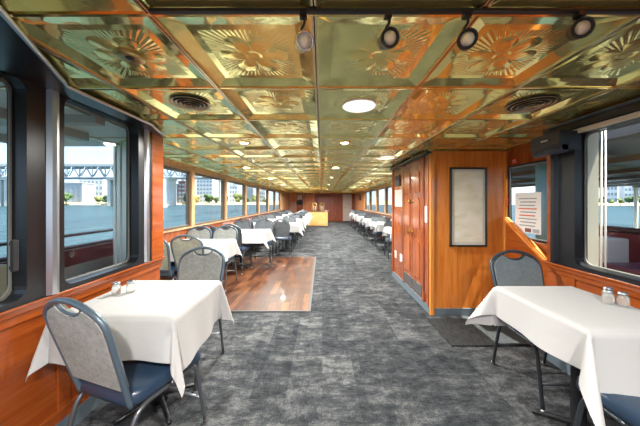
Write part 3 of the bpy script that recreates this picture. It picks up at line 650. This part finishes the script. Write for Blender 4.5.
# ================================================================ ceiling fixtures
def downlight(x, y, lab, lit=True):
    t = thing('ceiling_downlight', lab, 'ceiling light', (x, y, CZ+.009), 0, 'round downlights in the brass ceiling')
    bm = bmesh.new(); lathe(bm, [(.045, .006), (.047, -.002), (.062, -.006), (.068, .002), (.068, .006)], n=20); obj('trim_ring', bm, BRASS, t)
    bm = bmesh.new(); lathe(bm, [(.01, -.004), (.036, -.003), (.044, .004), (.044, .01)], n=18); obj('lens', bm, LAMPM, t)
    l = bpy.data.lights.new('lamp', 'AREA'); l.shape = 'DISK'; l.size = .1; l.energy = DOWN_W*(1.0 if y < 0 else (.8 if y < 3 else 1.1)); l.color = (1, .95, .87); l.spread = radians(170)
    lo = bpy.data.objects.new('lamp', l); COL.objects.link(lo); lo.parent = t; lo.location = (0, 0, -.012)
spots = [(.243, 2.72, 'in the centre bay, nearest the camera'), (.243, 4.60, 'in the centre bay, second from the camera'), (.243, 6.5, 'in the centre bay, third from the camera'), (.243, 9.2, 'in the centre bay, fourth from the camera'), (.243, 12.4, 'in the centre bay, fifth from the camera'), (.243, 15.6, 'in the centre bay, above the bar'),
         (-.83, 2.72, 'left of the centre bays above the left front chairs'), (-1.37, 4.60, 'in the left bay above the dance floor'), (-1.37, 6.75, 'in the left bay just beyond the dance floor'), (-1.37, 8.9, 'in the left bay, third along the windows'), (-1.37, 11.05, 'in the left bay, fourth along the windows'), (-1.37, 13.7, 'in the left bay, last along the windows'),
         (1.32, 7.3, 'in the right bay, first beyond the cabin'), (1.32, 10.0, 'in the right bay, second beyond the cabin'), (1.32, 13.2, 'in the right bay, last beyond the cabin'),
         (-.30, -.25, 'added unseen behind the camera, left'), (.78, -.25, 'added unseen behind the camera, right'), (.24, -1.3, 'added unseen at the rear wall')]  # unseen lamps added to brighten the surfaces that face the camera
for x, y, s in spots: downlight(x, y, 'small warm lit downlight %s' % s)
def flush(x, y, r, lab):
    t = thing('flush_disc_light', lab, 'ceiling light', (x, y, CZ+.010)); bm = bmesh.new(); lathe(bm, [(r*.5, -.012), (r*.93, -.010), (r*.98, -.002), (r*.98, .005)], n=36); obj('diffuser', bm, LENSW, t)
    bm = bmesh.new(); lathe(bm, [(r*.985, .005), (r*.985, -.004), (r*1.03, -.004), (r*1.05, .003), (r*1.05, .005)], n=36); obj('rim', bm, WHITE, t)
flush(.243, 1.67, .108, 'large round white disc light in the brass ceiling, centre front')
flush(.90, 3.60, .14, 'large round white disc in the brass ceiling left of the cabin top')
def vent(x, y, r, lab, z=CZ+.003):
    t = thing('ceiling_vent', lab, 'vent', (x, y, z), 0, 'round air vents in the brass ceiling')
    bm = bmesh.new(); lathe(bm, [(r*.1, .008), (r*.95, .008), (r*.97, .012)], n=32); obj('dark_throat', bm, BLACKM, t)
    for k in range(4):
        q = r*(1-.23*k); bm = bmesh.new(); lathe(bm, [(q*.84, .007), (q*.86, .002-.003*k), (q, -.003-.003*k), (q*1.02, .0-.003*k), (q*.90, .007)], n=32); bm.faces.ensure_lookup_table()
        caps = [f for f in bm.faces if len(f.verts) > 4]; bmesh.ops.delete(bm, geom=caps, context='FACES_ONLY'); obj('vent_ring', bm, mat('bronze vent ring', (.35,.30,.2), .25, 1), t)
vent(-.835, 1.62, .115, 'round ringed air vent above the near left window')
vent(1.345, 1.64, .14, 'round ringed air vent above the near right window')
t = thing('ceiling_speaker', 'small dark oval port in the middle of the left brass flower', 'speaker', (-.835, 1.109, CZ+.010)); bm = bmesh.new(); lathe(bm, [(.018, -.004), (.05, -.006), (.058, -.001), (.06, .006)], n=28); obj('ring', bm, BRASSD, t); bm = bmesh.new(); lathe(bm, [(.004, -.008), (.016, -.007), (.018, -.002)], n=20); obj('port', bm, BLACKM, t)
# track and its heads
tr = thing('light_track', 'black lighting track fixed across the front ceiling tiles', 'light track', (.21, .812, CZ))
bxo('track_bar', BLACK, (-.76, .86, -.009, .009, -.018, -.008), tr, .003); bxo('brass_strip', BRASS, (-.80, .90, .0105, .020, -.012, -.0065), tr)
for i, (hx, hy, wh, yaw, lab) in enumerate(((303, 40, 1, 20, 'leftmost spot head on the track, with a silver shell'), (389, 37, 0, 10, 'second spot head from the left on the track'), (469, 38, 0, -25, 'third spot head from the left on the track'), (583, 27, 0, -15, 'rightmost spot head on the track'))):
    Yh = .80; p = px(hx, hy, Yh); tx = p.x+.0
    t = thing('track_spotlight', lab, 'spotlight', (tx, .812, CZ-.018), 0, 'spot heads on the lighting track')
    bxo('adapter', BLACK, (-.012, .012, -.012, .012, -.016, 0), t, .003)
    dz = p.z-(CZ-.018)
    bm = bmesh.new(); tube(bm, smooth_path([(0, 0, -.014), (.004, 0, -.03), (-.006, .004, dz*.55), (0, .006, dz+.028)], 4), .0045, 8); obj('stem', bm, BLACK, t)
    R = Matrix.Rotation(radians(yaw), 3, 'Z') @ Matrix.Rotation(radians(106), 3, 'X')   # opening looks towards -Y and down
    bm = bmesh.new(); c = (0, 0, dz); lathe(bm, [(.008, -.045), (.022, -.038), (.027, -.01), (.028, .012), (.030, .014), (.030, .020), (.024, .020), (.021, .010), (.005, .008)], c, 20, R); obj('lamp_shell', bm, CHROME if wh else BLACK, t)
    bm = bmesh.new(); lathe(bm, [(.002, .011), (.018, .012), (.0205, .016), (.004, .0165)], c, 18, R); obj('lamp_lens', bm, mat('frosted lamp glass', (.75,.75,.72), .25, 0, .5, .5), t)
    l = bpy.data.lights.new('lamp', 'SPOT'); l.energy = TRACK_W; l.spot_size = radians(110); l.spot_blend = .8; l.shadow_soft_size = .02; l.color = (1, .9, .75)
    lo = bpy.data.objects.new('lamp', l); COL.objects.link(lo); lo.parent = t; d_ = R @ Vector((0, 0, 1)); lo.location = Vector(c)+d_*.03; lo.rotation_euler = (-d_).to_track_quat('Z', 'Y').to_euler()

# ================================================================ outside
WZ = -1.15
bm = bmesh.new(); box(bm, -900, 900, -300, 900, WZ-.4, WZ); struct('river_water', bm, WATER)
# outer decks near the camera
bm = bmesh.new(); box(bm, -2.75, XL-.095, YB, 2.3, -.1, .01); prism(bm, [(XL-.1, 2.29, -.1), (WL-.1, 2.9, -.1), (-2.75, 2.9, -.1), (-2.75, 2.29, -.1)], (0,0,.11)); struct('deck_left', bm, mat('grey deck', (.42,.42,.40), .7))
bk = thing('bulwark', 'maroon bulwark with dark rails outside the left windows', 'bulwark', (-2.62, .5, 0))
bxo('bulwark_plate', MAROON, (-.05, 0, -2.5, 3.4, .68, .85), bk, .01); bxo('bulwark_base', mat('pale grey hull', (.50,.48,.47), .5), (-.05, 0, -2.5, 3.4, .012, .68), bk)
bm = bmesh.new(); tube(bm, [(-.025, -2.5, 1.0), (-.025, 3.4, 1.0)], .016, 8); obj('rail', bm, mat('dark rail', (.07,.03,.03), .4), bk); bm = bmesh.new(); tube(bm, [(-.025, -2.5, .872), (-.025, 3.4, .872)], .02, 8); obj('rail', bm, MATS['dark rail'], bk)
for k in range(5): bm = bmesh.new(); tube(bm, [(-.025, -2.2+k*1.3, .86), (-.025, -2.2+k*1.3, 1.0)], .012, 8); obj('stanchion', bm, MATS['dark rail'], bk)
bm = bmesh.new(); box(bm, -2.95, XL-.095, YB, 2.28, 1.97, 2.02); prism(bm, [(XL-.1, 2.28, 1.97), (WL-.12, 2.85, 1.97), (-2.95, 2.85, 1.97), (-2.95, 2.28, 1.97)], (0,0,.05)); struct('deck_roof_left', bm, ROOFG)
bm = bmesh.new(); box(bm, -2.97, -2.90, YB, 2.85, 1.90, 2.0)
for k in range(5): box(bm, -2.92, XL-.1, -1.6+k*.85, -1.52+k*.85, 1.91, 1.97)
box(bm, -2.2, -2.1, YB, 2.3, 1.90, 1.97); struct('deck_beam_left', bm, mat('grey roof beam', (.55,.53,.48), .6))
for i, (x, y) in enumerate(((-1.90, 2.41), (-1.935, 2.395))):
    bm = bmesh.new(); tube(bm, [(0, 0, 0), (0, 0, 1.9)], .008, 10); o = tag(obj('deck_pole', bm, WHITE, None, (x, y, .012)), 'white pole outside the left window, %s of the two' % ('right' if i == 0 else 'left'), 'pole', 'white poles outside the left window')
# dark locker on the left deck near the camera
t = tag(bxo('deck_locker', BEIGE, (-2.45, -2.02, .8, 1.66, .012, .95), bev=.02), 'beige locker on the left deck outside the nearest window', 'locker')
# right side deck, bulwark, canopy
bm = bmesh.new(); box(bm, XR+.1, 3.3, YB, 2.1, -.1, .01); box(bm, 2.32, 3.3, 2.1, 3.3, -.1, .01); struct('deck_right', bm, MATS['grey deck'])
bk = thing('bulwark', 'dark maroon bulwark outside the right window', 'bulwark', (3.1, .5, 0))
bxo('bulwark_plate', MAROON, (0, .05, -2.4, 2.7, .012, 1.03), bk, .01); bm = bmesh.new(); tube(bm, [(.025, -2.4, 1.06), (.025, 2.7, 1.06)], .03, 8); obj('rail', bm, MATS['dark rail'], bk)
cp = thing('dock_canopy', 'wide striped canopy on posts over the dock outside the right window', 'canopy', (8.0, 4.0, 0))
bm = bmesh.new()
for k in range(19): box(bm, -5.3, 5.0, -5.0+k*.62, -4.37+k*.62, 2.02+.06*(k % 2), 2.10+.02*(k % 2))
obj('canopy_slats', bm, mat('canopy slat', (.30,.33,.31), .6), cp)
bm = bmesh.new(); 
for k in range(7): box(bm, -5.3+k*1.7, -5.2+k*1.7, -5, 6.6, 1.94, 2.02)
obj('canopy_beams', bm, mat('canopy beam', (.20,.17,.13), .6), cp)
for (x, y) in ((-3.5, -4.6), (-3.5, 6.4), (4.8, -4.6), (4.8, 6.4)): bm = bmesh.new(); tube(bm, [(x, y, -1.4), (x, y, 1.95)], .06, 8); obj('post', bm, CREAM, cp)
bm = bmesh.new(); box(bm, -1.8, 5.2, -5.2, 6.8, -.45, -.2); obj('dock_platform', bm, CONC, cp)
for i, (x, y) in enumerate(((2.31, 2.11), (2.345, 2.11))):
    bm = bmesh.new(); tube(bm, [(0, 0, 0), (0, 0, 2.0)], .007, 10); tag(obj('deck_pole', bm, WHITE, None, (x, y, .012)), 'white pole outside the right window, %s of the two' % ('left' if i == 0 else 'right'), 'pole', 'white poles outside the right window')
bm = bmesh.new(); box(bm, 2.035, 2.235, 2.06, 2.115, .012, 2.0); o = struct('wall_outer', bm, CREAM)
tag(bxo('deck_bin', mat('pale grey bin', (.5,.5,.52), .5), (2.70, 2.92, 2.42, 2.62, .012, 1.0), bev=.015), 'pale grey upright bin on the deck outside the right window', 'bin')
tag(bxo('deck_bench', mat('plum bench', (.10,.04,.07), .4), (2.55, 2.98, 1.6, 2.35, .012, .80), bev=.03), 'dark plum bench box on the deck outside the right window', 'bench')
t = thing('teal_post', 'pale teal round post outside the stair window', 'post', (3.1, 3.52, -.05)); bm = bmesh.new(); tube(bm, [(0,0,0),(0,0,1.95)], .12, 16); obj('shaft', bm, TEAL, t); bm = bmesh.new(); tube(bm, [(0,0,0),(0,0,.05)], .16, 16); obj('collar', bm, TEAL, t)
# boat cabin on the dock side (dark shapes behind the right window)
def small_boat(x, y, rz, lab):
    t = thing('moored_boat', lab, 'boat', (x, y, WZ), rz)
    bm = bmesh.new(); rings = []
    for s, wd in ((-2.2, .8), (-1, .95), (.6, .9), (1.8, .5), (2.6, .05)):
        rings.append([bm.verts.new((s, wd*q, z)) for q, z in ((-.6, -.2), (-.95, .4), (-1, .95), (1, .95), (.95, .4), (.6, -.2))])
    for A, B in zip(rings, rings[1:]):
        for k in range(6): bm.faces.new((A[k], A[(k+1) % 6], B[(k+1) % 6], B[k]))
    bm.faces.new(rings[0]); bm.faces.new(rings[-1]); obj('hull', bm, mat('dark plum hull', (.09,.05,.08), .3), t)
    bm = bmesh.new(); prism(bm, [(-1.6, -.7, .95), (.8, -.6, .95), (.3, -.55, 1.75), (-1.5, -.6, 1.75)], (0, 1.3, 0)); c_ = obj('cabin', bm, mat('grey boat cabin', (.30,.30,.34), .4), t)
    bm = bmesh.new(); box(bm, -1.3, .1, -.72, -.60, 1.25, 1.55, .02); obj('cabin_window', bm, BGLASS, c_)
small_boat(4.98, -1.0, pi/2, 'dark plum boat with grey cabin moored nearest outside the right window')

# ---- far shore, buildings, trees, bridge
def bank(name, x0, x1, y0, y1, lab):
    bm = bmesh.new(); n = 26; rows = []
    horiz = abs(x1-x0) > abs(y1-y0)
    for k in range(n+1):
        f = k/n; x = x0+(x1-x0)*f; y = y0+(y1-y0)*f; L_ = Vector((y1-y0, -(x1-x0), 0)).normalized()
        if L_.dot(Vector((x, y, 0))) < 0: L_ = -L_
        row = []
        for j, (d_, z) in enumerate(((0, WZ-.3), (3, WZ+.9), (9, WZ+1.8), (120, WZ+4))):
            jn = noise.noise(Vector((x*.05, y*.05, j)))*(3 if j else 1); row.append(bm.verts.new((x+L_.x*(d_+jn), y+L_.y*(d_+jn), z+(jn*.25 if j else 0))))
        rows.append(row)
    for A, B in zip(rows, rows[1:]):
        for j in range(3): bm.faces.new((A[j], A[j+1], B[j+1], B[j])).smooth = True
    o = obj(name, bm, BANK); o['kind'] = 'structure'; return o
bank('river_bank', -420, -60, 190, 235, ''); bank('river_bank', -60, 60, 235, 260, ''); bank('river_bank', 260, 175, 60, 250, ''); bank('river_bank', -420, -300, 190, -100, ''); bank('river_bank', 60, 175, 262, 250, '')
def building(cx, cy, wd, dp, ht, m_, rows, cols, lab, rz=0, flat=None):
    t = thing('building', lab, 'building', (cx, cy, WZ+1.5), rz)
    bm = bmesh.new(); box(bm, -wd/2, wd/2, -dp/2, dp/2, 0, ht); box(bm, -wd*.3, wd*.1, -dp*.3, dp*.3, ht, ht+ht*.08); obj('walls', bm, m_, t)
    bm = bmesh.new(); box(bm, -wd/2-.3, wd/2+.3, -dp/2-.3, dp/2+.3, ht-.1, ht+.5); obj('roof_edge', bm, CONC, t)
    first = None
    for i in range(rows):
        for j in range(cols):
            x = -wd/2+wd*(j+.5)/cols; z = ht*(i+.6)/(rows+.5)
            if first is None:
                bm = bmesh.new(); box(bm, -wd/cols*.30, wd/cols*.30, -.25, .1, -ht/rows*.22, ht/rows*.22); first = obj('window', bm, BGLASS, t); w_ = first
            else: w_ = first.copy(); COL.objects.link(w_)
            w_.location = (x, -dp/2, z)
    return t
def at(xp, D): return (xp-322)/F*D
def bat(xp, y_top, D, wpx, m_, rows, cols, lab):
    x = at(xp, D); wd = wpx/F*D; ht = (202-y_top)/F*D+1.35-(WZ+1.5); return building(x, D+8, wd, 14, ht, m_, rows, cols, lab)
bat(-8, 176, 215, 26, BWHITE, 4, 4, 'low white building on the left shore, leftmost through the nearest window')
bat(68, 183, 225, 26, BGREY, 4, 5, 'grey office block under the bridge on the left shore')
bat(90, 177, 250, 24, BWHITE, 4, 6, 'white office block with window bands beside the grey block on the left shore')
bat(112, 184, 272, 18, BWHITE, 3, 5, 'low white office block right of the banded block on the left shore')
bat(150, 175, 240, 20, BGREY, 5, 4, 'grey tower behind the window post on the left shore')
bat(172, 184, 236, 8, BWHITE, 4, 2, 'narrow white block near the maroon tower on the left shore')
bat(181, 181, 236, 7, BBROWN, 5, 2, 'tall maroon brown tower on the left shore')
bat(204, 178, 245, 16, BWHITE, 6, 5, 'tall white apartment tower on the left shore')
bat(216, 181, 268, 7, BGREY, 5, 3, 'blue grey narrow tower right of the white tower on the left shore')
bat(233, 184, 262, 8, BWHITE, 4, 3, 'small white block seen through the third long window')
bat(249, 186, 262, 8, BGREY, 5, 3, 'small dark grey block seen through the fourth long window')
bat(262, 190, 262, 6, BWHITE, 3, 3, 'small white block seen through the fifth long window')
for i, (a, d_, ht, lab) in enumerate(((1.02, 205, 27, 'white apartment block leftmost beyond the right window'), (1.09, 200, 33, 'tall white apartment block second from the left beyond the right window'), (1.17, 190, 29, 'white apartment block third from the left beyond the right window'), (1.25, 182, 34, 'white apartment block rightmost beyond the right window'), (.86, 235, 22, 'pale block beyond the stair window'))):
    building(a*d_+6, d_, 7.6, 8, ht, BWHITE if i != 4 else BGREY, 7, 4, lab, radians(-28))
def blob_tree(x, y, h, m_, lab, sd):
    rs_ = random.Random(sd); t = thing('shore_tree', lab, 'tree', (x, y, WZ+1.2), 0, 'trees on the far shore')
    bm = bmesh.new(); tube(bm, [(0,0,-1), (0,0,h*.3), (.1*h*rs_.uniform(-1,1), 0, h*.6)], h*.045, 6, r2=h*.02); obj('trunk', bm, BARK, t)
    bm = bmesh.new()
    for k in range(9):
        r = h*rs_.uniform(.17, .28); c = Vector((rs_.uniform(-.3, .3)*h, rs_.uniform(-.25, .25)*h, h*rs_.uniform(.35, .82)))
        q = bmesh.ops.create_icosphere(bm, subdivisions=2, radius=r)
        for v in q['verts']:
            v.co *= 1+.35*noise.noise(v.co*(3.1/r)+Vector((k*7, sd, 0))); v.co += c
    obj('crown', bm, m_, t)
TP = [(-5,212), (8,210), (24,212), (58,214), (66,216), (98,222), (106,222), (118,224), (126,226), (140,228), (164,230), (171,230), (188,232), (196,234), (209,236), (216,236), (224,238), (238,252), (246,252), (256,254), (266,256)]
sh = ['left of the concrete pier', 'in front of the leftmost white building', 'beside the nearest window post', 'left of the grey office block', 'in front of the grey office block', 'in front of the banded white block', 'right of the banded white block', 'in front of the low white office block', 'right of the low white office block', 'behind the window corner post', 'at the left edge of the first long window', 'left of the maroon tower', 'right of the maroon tower', 'left of the tall white tower', 'in front of the tall white tower', 'in front of the blue grey tower', 'right of the blue grey tower', 'right of the third long window', 'left of the fourth long window block', 'right of the fourth long window block', 'beyond the fifth long window']
for k, ((xp, D), s) in enumerate(zip(TP, sh)):
    kd = 2 if k in (13,) else (k % 2); blob_tree(at(xp, D), D, 6+(k*37 % 5)*.9, LEAF[kd], '%s tree on the left shore %s' % (['dark green', 'olive', 'yellow orange'][kd], s), k)
for k in range(9):
    a = 1.0+k*.034; d_ = 172-k*2; blob_tree(a*d_, d_, 3.2+(k*5 % 4)*.6, LEAF[1 if k % 3 else 0], '%s tree on the right shore, %s from the left' % ('olive' if k % 3 else 'dark green', (ORD+['eighth', 'ninth'])[k]), 60+k)
# steel truss bridge with concrete piers over the river on the left
bg_ = thing('truss_bridge', 'grey steel truss bridge on concrete piers crossing the view on the left', 'bridge', (0, 160, 0))
BX0, BX1, ZT, ZB2 = -260, -52, 1.35+(202-167)/F*160, 1.35+(202-178)/F*160
bm = bmesh.new(); box(bm, BX0, BX1, -5, 5, ZT, ZT+1.4); obj('road_deck', bm, CONC, bg_)
bm = bmesh.new()
nseg = 26; stp = (BX1-BX0)/nseg
for s in (-4.5, 4.5):
    tube(bm, [(BX0, s, ZT-.3), (BX1, s, ZT-.3)], .5, 4); tube(bm, [(BX0, s, ZB2), (BX1, s, ZB2)], .5, 4)
    for k in range(nseg):
        a = BX0+k*stp; tube(bm, [(a, s, ZB2), (a+stp/2, s, ZT)], .35, 4); tube(bm, [(a+stp/2, s, ZT), (a+stp, s, ZB2)], .35, 4); tube(bm, [(a, s, ZB2), (a, s, ZT)], .25, 4)
obj('truss', bm, STEEL, bg_)
for xp in (-40, 10, 117, 168):
    x = at(xp, 160); bm = bmesh.new(); box(bm, x-3.0, x-1.0, -4, 4, WZ-.5, ZB2, .2); box(bm, x+1.0, x+3.0, -4, 4, WZ-.5, ZB2, .2); box(bm, x-3.4, x+3.4, -4.4, 4.4, ZB2-1.6, ZB2); obj('pier', bm, CONC, bg_)
# white tall pylon structure beyond the first long window
x = at(158, 120); bm = bmesh.new(); box(bm, -3.0, 2.6, -2, 2, -1, 13.5); box(bm, -3.4, 3.0, -2.4, 2.4, -1, 1.2, .2); tag(obj('concrete_pier', bm, BWHITE, None, (x, 120, WZ)), 'broad white pier standing in the water beyond the first long window', 'pier')
